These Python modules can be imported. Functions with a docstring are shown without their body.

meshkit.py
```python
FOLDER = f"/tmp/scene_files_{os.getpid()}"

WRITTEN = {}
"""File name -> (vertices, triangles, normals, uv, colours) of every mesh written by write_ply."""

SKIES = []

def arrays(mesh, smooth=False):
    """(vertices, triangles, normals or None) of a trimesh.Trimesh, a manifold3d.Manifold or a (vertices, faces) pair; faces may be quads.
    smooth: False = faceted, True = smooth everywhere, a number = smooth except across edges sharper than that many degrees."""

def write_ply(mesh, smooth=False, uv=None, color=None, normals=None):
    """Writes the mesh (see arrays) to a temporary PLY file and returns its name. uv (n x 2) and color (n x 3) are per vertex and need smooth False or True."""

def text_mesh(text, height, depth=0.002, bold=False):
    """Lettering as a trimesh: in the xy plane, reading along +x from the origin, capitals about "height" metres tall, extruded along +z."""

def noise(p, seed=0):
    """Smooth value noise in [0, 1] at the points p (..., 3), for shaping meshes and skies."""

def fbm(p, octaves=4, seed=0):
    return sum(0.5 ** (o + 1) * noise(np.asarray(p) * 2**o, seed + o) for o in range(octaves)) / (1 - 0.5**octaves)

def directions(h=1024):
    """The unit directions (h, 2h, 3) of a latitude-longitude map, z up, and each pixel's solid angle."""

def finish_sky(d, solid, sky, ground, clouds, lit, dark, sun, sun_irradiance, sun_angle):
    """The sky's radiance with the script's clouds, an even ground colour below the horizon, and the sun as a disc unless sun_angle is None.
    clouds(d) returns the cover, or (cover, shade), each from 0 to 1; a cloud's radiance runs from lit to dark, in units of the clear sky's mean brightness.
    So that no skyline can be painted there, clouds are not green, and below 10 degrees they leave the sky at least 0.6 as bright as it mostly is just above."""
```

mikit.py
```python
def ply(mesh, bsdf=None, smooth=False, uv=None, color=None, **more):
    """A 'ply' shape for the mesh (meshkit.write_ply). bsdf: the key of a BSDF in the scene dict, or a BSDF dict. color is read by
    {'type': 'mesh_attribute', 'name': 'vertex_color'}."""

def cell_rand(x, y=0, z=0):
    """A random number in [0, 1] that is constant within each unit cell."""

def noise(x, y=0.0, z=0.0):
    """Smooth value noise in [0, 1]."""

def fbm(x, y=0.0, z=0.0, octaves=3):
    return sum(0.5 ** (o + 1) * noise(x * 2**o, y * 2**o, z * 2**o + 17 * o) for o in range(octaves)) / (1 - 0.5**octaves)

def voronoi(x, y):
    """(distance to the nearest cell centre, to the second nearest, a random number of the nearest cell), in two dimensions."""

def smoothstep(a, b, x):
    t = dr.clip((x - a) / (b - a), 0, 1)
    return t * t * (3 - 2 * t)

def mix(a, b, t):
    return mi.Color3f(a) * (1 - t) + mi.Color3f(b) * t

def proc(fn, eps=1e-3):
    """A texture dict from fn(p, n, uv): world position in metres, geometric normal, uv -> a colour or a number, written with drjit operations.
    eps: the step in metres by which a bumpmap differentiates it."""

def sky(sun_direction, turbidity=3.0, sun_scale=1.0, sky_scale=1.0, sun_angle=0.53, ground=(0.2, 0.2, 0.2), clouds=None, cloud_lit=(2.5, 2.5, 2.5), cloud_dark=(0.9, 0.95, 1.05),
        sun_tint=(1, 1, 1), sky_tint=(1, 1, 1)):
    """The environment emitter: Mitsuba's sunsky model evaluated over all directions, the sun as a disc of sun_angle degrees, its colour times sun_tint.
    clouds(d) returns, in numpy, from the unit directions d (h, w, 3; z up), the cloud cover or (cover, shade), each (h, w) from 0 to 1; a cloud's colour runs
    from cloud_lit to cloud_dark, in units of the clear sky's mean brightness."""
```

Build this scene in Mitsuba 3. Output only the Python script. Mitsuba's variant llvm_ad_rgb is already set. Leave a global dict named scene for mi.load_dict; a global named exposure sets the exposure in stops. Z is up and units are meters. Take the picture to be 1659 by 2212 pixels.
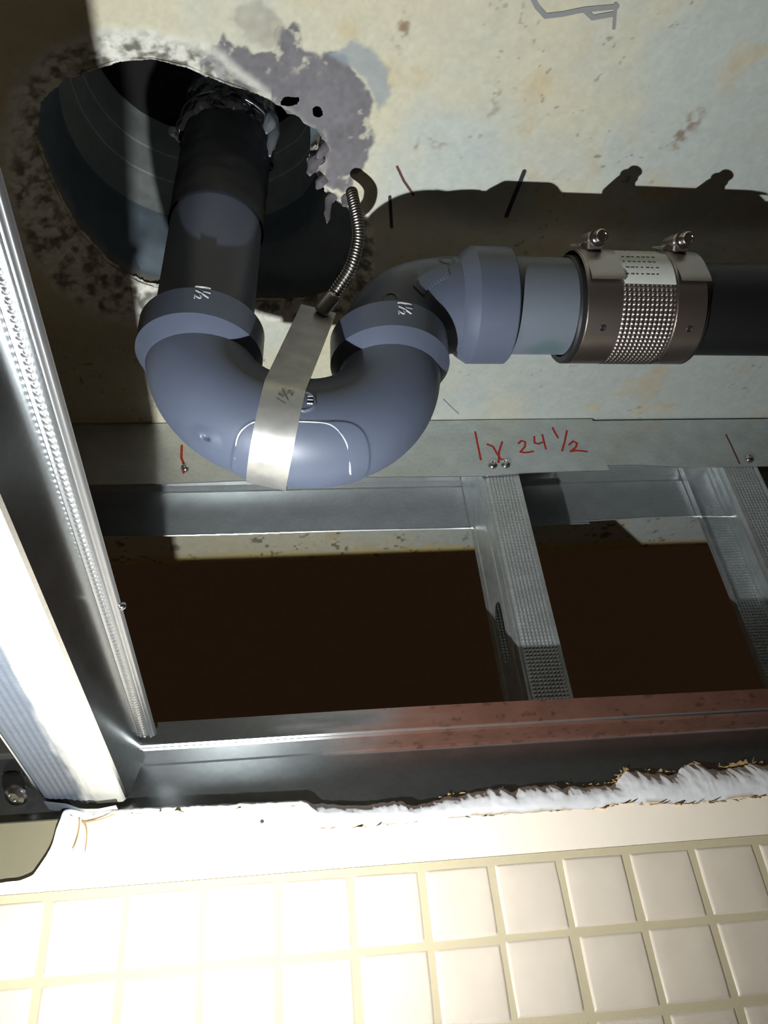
import math, numpy as np, trimesh, mitsuba as mi, mikit, meshkit
from shapely.geometry import LineString, Polygon, Point
import shapely
import drjit as dr

# ------------------------------------------------------------------ camera, light, exposure
# All lengths below are millimetres, measured from the camera's lens (x along the wall, y towards it, z up);
# add() turns them into metres with the lens 1.95 m above the floor.
EYE = 1950.0
T = mi.ScalarTransform4f
exposure = 0.0
scene = {'type': 'scene'}
labels = {}
scene['camera'] = {'type': 'perspective', 'fov': math.degrees(2 * math.atan(829.5 / 1750.0)), 'fov_axis': 'x', 'near_clip': 0.01, 'far_clip': 50.0,
    'to_world': T().look_at(origin=[0, 0, EYE / 1000], target=[0.124255, 0.800987, EYE / 1000 + 0.585646], up=[0.024567, -0.592522, 0.805179])}
LIGHT = np.array([-46.0, 251.0, -14.0])           # the flashlight's lens
AIM = np.array([0.10, 0.16, 0.97])
POWER = 39000.0
AMBIENT = (0.024, 0.0155, 0.0095)                 # the dim warm bathroom behind the camera
scene['room_light'] = {'type': 'constant', 'radiance': {'type': 'rgb', 'value': list(AMBIENT)}}

# ------------------------------------------------------------------ helpers
def lin(*c):
    return [((v / 255 + 0.055) / 1.055) ** 2.4 if v > 10 else v / 255 / 12.92 for v in c]

def unit(v):
    v = np.asarray(v, float)
    return v / np.linalg.norm(v)

def mesh(v, f):
    f = np.asarray(f)
    if f.shape[1] == 4:
        f = np.vstack([f[:, [0, 1, 2]], f[:, [0, 2, 3]]])
    return trimesh.Trimesh(np.asarray(v, float), f, process=False)

def join(*ms):
    return trimesh.util.concatenate([m for m in ms])

def solid(m):
    m.merge_vertices()
    trimesh.repair.fix_normals(m)
    return m

used = {}
def key(name):
    n = used.get(name, 0)
    used[name] = n + 1
    return name if n == 0 else f'{name}_{n:03d}'

def tag(k, label=None, category=None, group=None, kind=None):
    labels[k] = {a: b for a, b in (('label', label), ('category', category), ('group', group), ('kind', kind)) if b}
    return k

def add(name, m, mat, smooth=False, color=None, **more):
    k = key(name)
    m = m.copy()
    m.vertices = (m.vertices + [0, 0, EYE]) / 1000.0
    scene[k] = mikit.ply(m, mat, smooth=smooth, color=color, **more)
    return k

def thing(name, label, category, group=None):
    return tag(key(name), label, category, group)

def grid(nu, nv, wrap_u=False, wrap_v=False):
    """Quads of an nu x nv lattice, u the slow index."""
    iu = np.arange(nu if wrap_u else nu - 1)
    iv = np.arange(nv if wrap_v else nv - 1)
    a, b = np.meshgrid(iu, iv, indexing='ij')
    a2, b2 = (a + 1) % nu, (b + 1) % nv
    return np.stack([a * nv + b, a2 * nv + b, a2 * nv + b2, a * nv + b2], -1).reshape(-1, 4)

def frames(path):
    path = np.asarray(path, float)
    t = np.gradient(path, axis=0)
    t /= np.linalg.norm(t, axis=1)[:, None]
    u = np.zeros_like(path)
    a = np.cross(t[0], [0.31, 0.9, 0.2]); u[0] = a / np.linalg.norm(a)
    for i in range(1, len(path)):
        a = u[i - 1] - t[i] * (u[i - 1] @ t[i])
        u[i] = a / np.linalg.norm(a)
    return t, u, np.cross(t, u)

def tube(path, r, n=48, caps=True):
    path = np.asarray(path, float)
    t, u, w = frames(path)
    a = np.arange(n) * 2 * np.pi / n
    r = np.broadcast_to(r, (len(path),)) if np.ndim(r) < 2 else r
    rr = r[:, None] if np.ndim(r) == 1 else r
    v = path[:, None] + rr[..., None] * (np.cos(a)[None, :, None] * u[:, None] + np.sin(a)[None, :, None] * w[:, None])
    v = v.reshape(-1, 3)
    f = grid(len(path), n, wrap_v=True)
    f = np.vstack([f[:, [0, 1, 2]], f[:, [0, 2, 3]]])
    if caps:
        k = len(v)
        v = np.vstack([v, path[0], path[-1]])
        i = np.arange(n); j = (i + 1) % n
        e = (len(path) - 1) * n
        f = np.vstack([f, np.stack([np.full(n, k), i, j], 1), np.stack([np.full(n, k + 1), e + j, e + i], 1)])
    m = mesh(v, f)
    if m.volume < 0:
        m.invert()
    return m

def lathe(profile, origin, axis, n=72):
    """profile: (r, height along axis) pairs, open ends closed where r is 0."""
    p = np.asarray(profile, float)
    axis = unit(axis)
    a = unit(np.cross(axis, [0.3, 0.2, 0.9] if abs(axis[2]) < 0.9 else [1, 0.1, 0]))
    b = np.cross(axis, a)
    th = np.arange(n) * 2 * np.pi / n
    v = np.asarray(origin) + p[:, 1][:, None, None] * axis + p[:, 0][:, None, None] * (np.cos(th)[None, :, None] * a + np.sin(th)[None, :, None] * b)
    m = mesh(v.reshape(-1, 3), grid(len(p), n, wrap_v=True))
    m.merge_vertices()
    m.update_faces(m.nondegenerate_faces())
    trimesh.repair.fix_normals(m)
    return m

def box(x0, x1, y0, y1, z0, z1, bevel=0.0):
    if bevel <= 0:
        m = trimesh.creation.box([x1 - x0, y1 - y0, z1 - z0])
        m.apply_translation([(x0 + x1) / 2, (y0 + y1) / 2, (z0 + z1) / 2])
        return m
    b = bevel
    pts = [(x, y, z) for x in (x0, x1) for y in (y0 + b, y1 - b) for z in (z0 + b, z1 - b)]
    pts += [(x, y, z) for x in (x0 + b, x1 - b) for y in (y0, y1) for z in (z0 + b, z1 - b)]
    pts += [(x, y, z) for x in (x0 + b, x1 - b) for y in (y0 + b, y1 - b) for z in (z0, z1)]
    return trimesh.Trimesh(np.array(pts)).convex_hull

def strip(points, thick):
    """Outline (closed ring) of a bent sheet's cross-section."""
    g = LineString(points).buffer(thick / 2, cap_style='flat', join_style='round', quad_segs=3)
    return np.array(g.exterior.coords)[:-1]

def loft(ring, xs, warp=None):
    """Sweeps a (y, z) ring along x; warp(x, ring) may bend it on the way. Ends are capped."""
    ring = np.asarray(ring, float)
    rows = []
    for x in xs:
        r = ring if warp is None else warp(x, ring)
        rows.append(np.column_stack([np.full(len(r), x), r]))
    v = np.concatenate(rows)
    n = len(ring)
    f = grid(len(xs), n, wrap_v=True)
    f = np.vstack([f[:, [0, 1, 2]], f[:, [0, 2, 3]]])
    cap_v, cap_f = trimesh.creation.triangulate_polygon(Polygon(ring), engine='earcut')
    near = np.array([np.argmin(np.hypot(*(ring - c).T)) for c in cap_v])
    cap = near[cap_f]
    f = np.vstack([f, cap, cap[:, ::-1] + (len(xs) - 1) * n])
    m = mesh(v, f)
    trimesh.repair.fix_normals(m)
    return m

def plate(poly, depth, to3d):
    """Extruded 2-D shapes mapped by to3d(a, b, c): c runs from 0 to depth."""
    out = []
    for g in getattr(poly, 'geoms', [poly]):
        m = trimesh.creation.extrude_polygon(g, depth, engine='earcut')
        out.append(m)
    m = join(*out)
    m.vertices = to3d(*m.vertices.T)
    trimesh.repair.fix_normals(m)
    return m

def stroke(lines, width):
    return shapely.union_all([LineString(l).buffer(width / 2, quad_segs=4) for l in lines])

def noise3(v, s, o=3, seed=0):
    return meshkit.fbm(np.asarray(v) / s + 37.3, o, seed)

def sstep(a, b, x):
    t = np.clip((x - a) / (b - a), 0, 1)
    return t * t * (3 - 2 * t)

# ------------------------------------------------------------------ materials
def plain(name, c, rough=0.6, spec=0.5, metal=0.0, **more):
    scene[name] = {'type': 'twosided', 'bsdf': {'type': 'principled', 'base_color': {'type': 'rgb', 'value': list(c)} if not isinstance(c, dict) else c,
        'roughness': rough, 'specular': spec, 'metallic': metal, **more}}
    return name

VC = {'type': 'mesh_attribute', 'name': 'vertex_color'}
def galvanised(p, n, uv):
    a = mikit.noise(p.x * 90, p.y * 90, p.z * 90)
    b = mikit.fbm(p.x * 420, p.y * 420, p.z * 420, 2)
    v = 0.44 + 0.10 * a + 0.10 * b
    return mi.Color3f(v * 0.955, v, v * 1.005)
def galvanised_rough(p, n, uv):
    return 0.30 + 0.16 * mikit.noise(p.x * 260, p.y * 260, p.z * 260)
plain('mat_galvanised', mikit.proc(galvanised), rough=mikit.proc(galvanised_rough), metal=0.78)
plain('mat_track', mikit.proc(galvanised), rough=0.31, metal=0.78)
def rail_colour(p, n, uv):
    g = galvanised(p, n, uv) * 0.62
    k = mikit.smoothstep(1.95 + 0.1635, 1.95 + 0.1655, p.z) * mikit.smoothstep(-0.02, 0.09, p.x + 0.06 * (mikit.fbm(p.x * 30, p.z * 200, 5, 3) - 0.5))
    glow_or_rust = mi.Color3f(0.145, 0.068, 0.048) * (0.75 + 0.5 * mikit.fbm(p.x * 90, p.y * 90, p.z * 90, 3))  # reddish glow reflected in the lip, painted into the colour as brown
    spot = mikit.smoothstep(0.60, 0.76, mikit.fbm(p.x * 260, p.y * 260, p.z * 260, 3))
    return mikit.mix(g, glow_or_rust * (1 - 0.4 * spot), k)
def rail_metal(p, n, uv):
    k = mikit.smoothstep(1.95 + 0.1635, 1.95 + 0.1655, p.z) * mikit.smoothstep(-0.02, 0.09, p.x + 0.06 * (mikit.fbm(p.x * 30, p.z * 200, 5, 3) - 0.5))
    return 0.97 - 0.62 * k  # less metallic where the reddish glow is painted
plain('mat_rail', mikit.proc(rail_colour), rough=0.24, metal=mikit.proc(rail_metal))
plain('mat_channel', mikit.proc(galvanised), rough=0.20, metal=1.0)
def crown_colour(p, n, uv):
    a = mikit.fbm(p.x * 120, p.y * 40, p.z * 120, 3)
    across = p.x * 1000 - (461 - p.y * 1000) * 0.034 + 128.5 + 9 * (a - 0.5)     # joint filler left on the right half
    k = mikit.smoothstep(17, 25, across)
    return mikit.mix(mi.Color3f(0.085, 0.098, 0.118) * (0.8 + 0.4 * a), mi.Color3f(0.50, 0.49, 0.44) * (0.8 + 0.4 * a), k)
plain('mat_dusty_zinc', mikit.proc(crown_colour), rough=0.5, metal=0.35)
plain('mat_zinc', (0.30, 0.31, 0.32), rough=0.30, metal=0.93)
plain('mat_rod', (0.26, 0.245, 0.22), rough=0.28, metal=1.0)
def strap_colour(p, n, uv):
    a = mikit.fbm(p.x * 140, p.y * 140, p.z * 140, 3)
    v = 0.34 + 0.20 * a
    return mi.Color3f(v, v * 0.99, v * 0.93)
plain('mat_strap', mikit.proc(strap_colour), rough=0.36, metal=0.75)
plain('mat_stainless', lin(182, 174, 168), rough=0.37, metal=1.0)
plain('mat_screw', lin(205, 205, 205), rough=0.22, metal=1.0)
def pvc_colour(p, n, uv):
    a = mikit.fbm(p.x * 60, p.y * 60, p.z * 60, 2)
    return mi.Color3f(0.070, 0.083, 0.118) * (0.93 + 0.14 * a)
plain('mat_pvc', mikit.proc(pvc_colour), rough=0.42, spec=0.45)
def stub_colour(p, n, uv):
    a = mikit.smoothstep(0.52, 0.72, mikit.fbm(p.x * 45 + 3, p.y * 45, p.z * 45, 3))
    return mikit.mix(mi.Color3f(0.105, 0.122, 0.148), mi.Color3f(0.075, 0.110, 0.122), a)
plain('mat_pvc_pipe', mikit.proc(stub_colour), rough=0.48, spec=0.4)
plain('mat_pvc_lit_mark', (0.42, 0.44, 0.47), rough=0.35)  # pale tone paints in the light that raised lines and letters catch
plain('mat_black_pipe', (0.007, 0.0075, 0.008), rough=0.45, spec=0.45)
plain('mat_rubber', (0.012, 0.012, 0.013), rough=0.5, spec=0.4)
plain('mat_mastic', (0.014, 0.013, 0.013), rough=0.14, spec=0.7)
plain('mat_wrap', (0.20, 0.215, 0.235), rough=0.3, spec=0.7)
plain('mat_label', (0.62, 0.64, 0.60), rough=0.5)
plain('mat_ink', (0.05, 0.05, 0.05), rough=0.7)
plain('mat_red_marker', lin(150, 38, 24), rough=0.6)
plain('mat_brown_marker', lin(88, 52, 44), rough=0.7)
plain('mat_black_marker', lin(40, 32, 38), rough=0.7)
plain('mat_grey_marker', lin(134, 134, 134), rough=0.8)
plain('mat_slab', VC, rough=0.9, spec=0.2)
plain('mat_lining', VC, rough=0.75, spec=0.3)
plain('mat_mortar', lin(112, 108, 112), rough=0.95, spec=0.2)
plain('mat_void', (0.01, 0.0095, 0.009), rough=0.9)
plain('mat_cavity', lin(196, 178, 158), rough=0.95, spec=0.1)
plain('mat_tile', mikit.proc(lambda p, n, uv: mi.Color3f(0.70, 0.605, 0.49) * (0.93 + 0.12 * mikit.fbm(p.x * 70, p.z * 70, 0, 3))), rough=0.25, spec=0.5)
plain('mat_grout', (0.55, 0.47, 0.31), rough=0.95, spec=0.1)
plain('mat_paint', (0.90, 0.79, 0.65), rough=0.7, spec=0.3)
plain('mat_gypsum', VC, rough=0.95, spec=0.1)
plain('mat_paper', lin(168, 142, 98), rough=0.95, spec=0.1)
plain('mat_backing', lin(122, 116, 94), rough=0.9, spec=0.2)
plain('mat_torch', (0.03, 0.03, 0.03), rough=0.4)

# ------------------------------------------------------------------ flashlight (below the picture, aimed up at the pipes)
aim = unit(AIM)
torch = thing('flashlight', 'small black flashlight held below the opening and aimed up at the pipes', 'flashlight')
add('flashlight__body', lathe([(0, -110), (8, -110), (9, -108), (9, -30), (12.5, -22), (13, -2), (12, -0.6), (0, -0.6)], LIGHT, aim, 40), 'mat_torch', smooth=35)
a1 = unit(np.cross(aim, [1, 0, 0])); a2 = np.cross(aim, a1)
ang = np.arange(20) * 2 * np.pi / 20
disc = mesh(np.vstack([LIGHT, LIGHT + 2.6 * (np.cos(ang)[:, None] * a1 + np.sin(ang)[:, None] * a2)]), [[0, 1 + i, 1 + (i + 1) % 20] for i in range(20)])
if disc.face_normals[0] @ aim < 0:
    disc.invert()
add('flashlight__lens', disc, 'mat_label', emitter={'type': 'area', 'radiance': {'type': 'rgb', 'value': [POWER * 0.95, POWER * 0.99, POWER]}})

# ------------------------------------------------------------------ the concrete ceiling slab with the broken hole round the drain
SLAB = 450.0
hole = np.array([(-92.8, 220.2), (-79.0, 215.8), (-62.1, 214.1), (-45.8, 217.7), (-36.5, 221.5), (-22.1, 226.7), (-7.2, 231.2), (4.4, 237.0), (8.4, 241.6), (13.1, 239.8), (17.1, 246.2), (24.2, 248.7), (27.6, 254.7), (21.2, 261.2), (20.7, 268.8), (26.9, 274.3), (28.2, 281.9), (31.2, 288.7), (38.2, 293.6), (45.5, 300.6), (51.2, 317.4), (53.0, 339.0), (49.4, 358.1), (32.2, 368.2), (13.0, 372.0), (-12.5, 372.2), (-40.7, 370.9), (-67.9, 365.2), (-91.1, 357.4), (-109.0, 341.4), (-123.3, 314.2), (-130.5, 286.2), (-132.6, 257.8), (-126.3, 239.2), (-112.0, 227.5)])
hole_poly = Polygon(hole)
rim = np.array([(-99.1, 200.2), (-82.5, 196.3), (-66.4, 195.6), (-48.3, 197.4), (-34.6, 200.6), (-25.5, 206.0), (-16.4, 215.1), (-4.5, 224.5), (10.6, 234.1), (29.0, 246.9), (33.3, 257.9), (29.6, 272.7), (35.5, 281.7), (47.3, 290.8), (59.6, 300.3), (65.9, 324.2), (65.1, 354.0), (55.3, 378.2), (32.7, 386.8), (13.0, 384.4), (-12.9, 382.9), (-41.6, 383.0), (-70.1, 384.0), (-95.8, 388.3), (-125.4, 381.1), (-144.4, 358.0), (-154.6, 329.9), (-157.0, 292.9), (-149.2, 255.7), (-138.5, 229.7), (-119.6, 210.1)])
rim_poly = Polygon(rim).union(hole_poly.buffer(1.0))
patch = Polygon([(-32.2, 200.5), (-24.6, 193.7), (-15.7, 201.8), (-6.2, 203.3), (3.0, 201.0), (5.1, 192.3), (13.2, 193.3), (18.0, 200.6), (27.8, 203.2), (36.5, 205.2), (44.3, 211.3), (48.8, 215.3), (51.8, 221.0), (55.7, 225.9), (58.2, 238.2), (57.4, 248.7), (56.6, 258.9), (54.5, 269.6), (49.4, 277.6), (42.8, 285.9), (27.1, 285.0), (13.1, 258.6), (-7.4, 234.8), (-29.2, 222.9), (-38.2, 213.6)])
island = Polygon([(-18.4, 187.6), (-15.7, 181.5), (-5.3, 178.9), (3.9, 182.3), (6.5, 190.4), (3.5, 198.9), (-2.5, 201.3), (-9.5, 197.5), (-15.2, 193.2)])
smear = Polygon([(31.5, 203.0), (38.6, 197.4), (49.6, 196.2), (55.4, 202.5), (62.6, 209.4), (64.7, 221.7), (59.7, 230.2), (55.3, 223.4), (50.8, 214.7), (43.0, 210.2)])
stains = [Polygon(p) for p in (
    [(66.5, 188.1), (69.9, 179.1), (72.3, 190.1), (67.6, 199.6), (65.7, 197.3)], [(123.4, 228.6), (125.3, 218.0), (129.0, 216.6), (125.6, 225.8), (125.3, 231.2)],
    [(234.6, 242.6), (243.3, 235.2), (245.1, 225.4), (251.2, 223.0), (253.6, 232.0), (247.3, 237.9), (243.9, 247.6), (238.3, 248.4)], [(84.3, 247.8), (99.7, 250.1), (94.8, 254.5), (83.7, 254.0)])]
fx = np.concatenate([np.linspace(-1200, -200, 16)[:-1], np.arange(-200, 80, 0.8), np.arange(80, 440, 1.25), np.linspace(440, 1400, 16)])
fy = np.concatenate([np.linspace(-900, 130, 16)[:-1], np.arange(130, 410, 0.8), np.arange(410, 500, 1.5), np.linspace(500, 630, 12)[:-1], np.arange(630, 692.5, 1.6), [692.5]])
gx, gy = np.meshgrid(fx, fy, indexing='ij')
pts = np.column_stack([gx.ravel(), gy.ravel(), np.zeros(gx.size)])
near = (pts[:, 0] > -230) & (pts[:, 0] < 200) & (pts[:, 1] < 520) & (pts[:, 1] > 100)
def sd(poly, p, where):
    """Signed distance, negative inside; far points count as far."""
    d = np.full(len(p), 300.0)
    q = shapely.points(p[where, 0], p[where, 1])
    dd = shapely.distance(poly.exterior, q)
    d[where] = np.where(shapely.contains(poly, q), -dd, dd)
    return d
PIT = [(10.1, 228.7), (24.5, 234.9)]
jag = (noise3(pts, 7, 3, 5) - 0.5) * 7
d_hole = sd(hole_poly, pts, near)
d_rim = sd(rim_poly, pts, near) + (noise3(pts, 10, 3, 3) - 0.5) * 9
bevel = np.clip(-d_rim / np.maximum(-d_rim + np.maximum(d_hole, 0), 1e-6), 0, 1) * (d_rim < 0)
z = 0.5 * (noise3(pts, 60, 3, 1) - 0.5)
z = z + bevel ** 1.3 * 10.0 + (d_rim < 4) * (noise3(pts, 5, 3, 2) - 0.5) * 2.6 * (0.4 + bevel)
n1, n2, n3, n4 = noise3(pts, 70, 4, 11), noise3(pts, 22, 4, 12), noise3(pts, 5.0, 3, 13), noise3(pts, 150, 3, 14)
cream, grey, warm = np.array(lin(196, 190, 166)), np.array(lin(178, 184, 178)), np.array(lin(190, 172, 134))
col = cream + (grey - cream) * (sstep(0.40, 0.62, n1 * 0.6 + n4 * 0.4 + (pts[:, 0] - 100) / 1500))[:, None]
col = col + (warm - col) * (0.55 * sstep(0.56, 0.74, n2) * sstep(0.40, 0.55, noise3(pts, 40, 2, 15)))[:, None]
col = col * (0.84 + 0.16 * n3 + 0.16 * noise3(pts, 1.9, 2, 88))[:, None]
speck = sstep(0.70, 0.76, noise3(pts, 3.2, 2, 16)) * sstep(0.52, 0.66, noise3(pts, 45, 2, 17))
col = col * (1 - 0.45 * speck)[:, None]
for s in stains:
    k = sstep(3, -3, sd(s, pts, near | ((pts[:, 0] < 440) & (pts[:, 1] < 420) & (pts[:, 1] > 120))) + (n3 - 0.5) * 10) * sstep(0.42, 0.60, noise3(pts, 4, 2, 21))
    col = col + (np.array(lin(122, 92, 66)) - col) * (0.75 * k)[:, None]
d_patch = sd(patch, pts, near) + (noise3(pts, 12, 4, 6) - 0.5) * 22
k_patch = sstep(1.2, -1.2, d_patch)
mortar = np.array(lin(110, 107, 110)) * (0.55 + 0.5 * noise3(pts, 14, 4, 7) + 0.45 * noise3(pts, 3.0, 2, 77))[:, None]
flecks = sstep(0.60, 0.70, noise3(pts, 5, 3, 8)) * sstep(-18, -2, d_patch)
col = col + (mortar - col) * (k_patch * (1 - 0.8 * flecks))[:, None]
z = z + k_patch * (0.9 + 1.6 * (noise3(pts, 9, 3, 9) - 0.5))
for poly, c, a in ((island, lin(164, 160, 146), 0.85), (smear, lin(140, 148, 152), 0.8)):
    k = sstep(2, -2, sd(poly, pts, near) + (n3 - 0.5) * 8)
    col = col + (np.array(c) * (0.75 + 0.5 * noise3(pts, 4, 3, 18))[:, None] - col) * (a * k)[:, None]
k_rim = sstep(3.0, -3.0, d_rim) * (1 - k_patch * 0.6)
crust = np.array(lin(188, 186, 178)) * (0.62 + 0.76 * noise3(pts, 1.8, 2, 89))[:, None] * (0.22 + 1.15 * sstep(0.34, 0.60, noise3(pts, 4.5, 4, 19)))[:, None]
col = col + (crust - col) * (0.85 * k_rim)[:, None]
edge_d = sstep(5.5, 0.5, np.abs(d_rim + 1.0)) * (pts[:, 0] < 0)
col = col + (np.array(lin(212, 212, 200)) - col) * (0.6 * edge_d)[:, None]
back = sstep(628, 640, pts[:, 1])
glow_or_rust = np.array(lin(188, 170, 112))
col = col + (glow_or_rust * (0.8 + 0.5 * n2)[:, None] - col) * (back * sstep(673, 686, pts[:, 1] + (n2 - 0.5) * 14) * 0.9)[:, None]
pits = back * sstep(0.60, 0.66, noise3(pts, 5, 2, 20)) * sstep(0.45, 0.6, noise3(pts, 20, 2, 22))
col = col * (1 - 0.6 * pits)[:, None]
pit_d = np.minimum(np.hypot((pts[:, 0] - PIT[0][0]) / 1.9, pts[:, 1] - PIT[0][1] + 0.25 * (pts[:, 0] - PIT[0][0])), np.hypot(pts[:, 0] - PIT[1][0], pts[:, 1] - PIT[1][1])) + (noise3(pts, 4, 2, 78) - 0.5) * 3.5
F = np.minimum(d_hole + jag * (0.35 + 0.9 * sstep(-10, 10, pts[:, 0])), pit_d - 2.8).reshape(gx.shape)
keep = F.ravel() > -0.45
Fx, Fy = np.gradient(F, fx, axis=0), np.gradient(F, fy, axis=1)
g2 = np.maximum(Fx ** 2 + Fy ** 2, 0.3)
snap = keep & (F.ravel() < 0.35) & near                      # slide the border vertices onto the broken outline
pts[snap, 0] -= np.clip(F * Fx / g2, -0.8, 0.8).ravel()[snap]
pts[snap, 1] -= np.clip(F * Fy / g2, -0.8, 0.8).ravel()[snap]
verts = np.column_stack([pts[:, 0], pts[:, 1], SLAB + z])
quads = grid(len(fx), len(fy))
quads = quads[keep[quads].all(1)]
quads = quads[:, ::-1]
tri = np.vstack([quads[:, [0, 1, 2]], quads[:, [0, 2, 3]]])
idx = np.unique(tri); re = np.full(len(verts), -1); re[idx] = np.arange(len(idx))
add('ceiling', mesh(verts[idx], re[tri]), 'mat_slab', smooth=True, color=np.clip(col[idx], 0, 1))
tag('ceiling', 'painted concrete ceiling slab with a rough broken hole round the drain pipe', kind='structure')
# the slab's far edge and upper face
add('ceiling__slab_edge', join(box(-1200, 1400, 690.6, 692.3, 451, 690), box(-1200, 1400, -900, 692, 690, 700)), 'mat_cavity')
ring = np.array(hole_poly.buffer(1.6).segmentize(3.0).exterior.coords)[:-1]
hz = np.concatenate([np.linspace(458.0, 656.0, 100)])
lv, lc = [], []
for h in hz:
    nn = (noise3(np.column_stack([ring, np.full(len(ring), h)]), 18, 3, 31) - 0.5)
    c = ring - ring.mean(0)
    c = c / np.linalg.norm(c, axis=1)[:, None]
    soft = sstep(458, 480, h)
    smooth_ring = np.array([-52.0, 287.0]) + c * np.array([84.0, 74.0])
    blend = sstep(470, 500, h) * 0.8
    r2 = ring * (1 - blend) + smooth_ring * blend + c * nn[:, None] * (3.0 - 2.2 * soft)
    lv.append(np.column_stack([r2, np.full(len(ring), h)]))
    base = np.array(lin(184, 190, 188)) if h > 535 else np.array(lin(126, 140, 150))
    if h < 470:
        base = np.array(lin(150, 146, 134))
    if abs(h - 578) < 1.1 or abs(h - 612) < 1.1:
        base = np.array(lin(250, 250, 248))
    lc.append(base * (0.82 + 0.36 * noise3(lv[-1], 22, 3, 32))[:, None] * (1 + 0.25 * (noise3(lv[-1] * [1, 1, 0.2], 3, 2, 33) - 0.5))[:, None])
lining = mesh(np.concatenate(lv), grid(len(hz), len(ring), wrap_v=True))
add('ceiling__hole_lining', lining, 'mat_lining', smooth=True, color=np.clip(np.concatenate(lc), 0, 1))
labels['ceiling__hole_lining'] = {'label': 'grey cast side of the hole with two score lines'}
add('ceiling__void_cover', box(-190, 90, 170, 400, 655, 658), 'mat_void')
# lumps of mortar hanging at the hole's right edge
rng = np.random.default_rng(4)
def lump(path, radii, seed, n=18, amp=0.35):
    m = tube(np.array(path, float), np.array(radii, float), n)
    m = m.subdivide()
    q = noise3(m.vertices, 4.0, 3, seed) - 0.5
    m.vertices = m.vertices + m.vertex_normals * (q * amp * np.mean(radii) * 2)[:, None]
    return m
A3 = np.array([(26.5, 255.9), (21.8, 264.1), (26.4, 276.4), (31.8, 288.0), (42.8, 286.2)])
for i, (x, y) in enumerate(A3):
    L = (5, 12, 6, 30, 9)[i]
    w = (2.6, 3.6, 2.8, 2.6, 3.4)[i]
    add('ceiling__mortar_lump', lump([(x + 4, y, 454), (x + 1, y + 1, 449), (x, y + 2, 449 - L * 0.35), (x - 1, y + 2, 449 - L * 0.7)], [w * 1.2, w, w * 0.7, w * 0.25], 50 + i, amp=0.8), 'mat_mortar', smooth=True)
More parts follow.
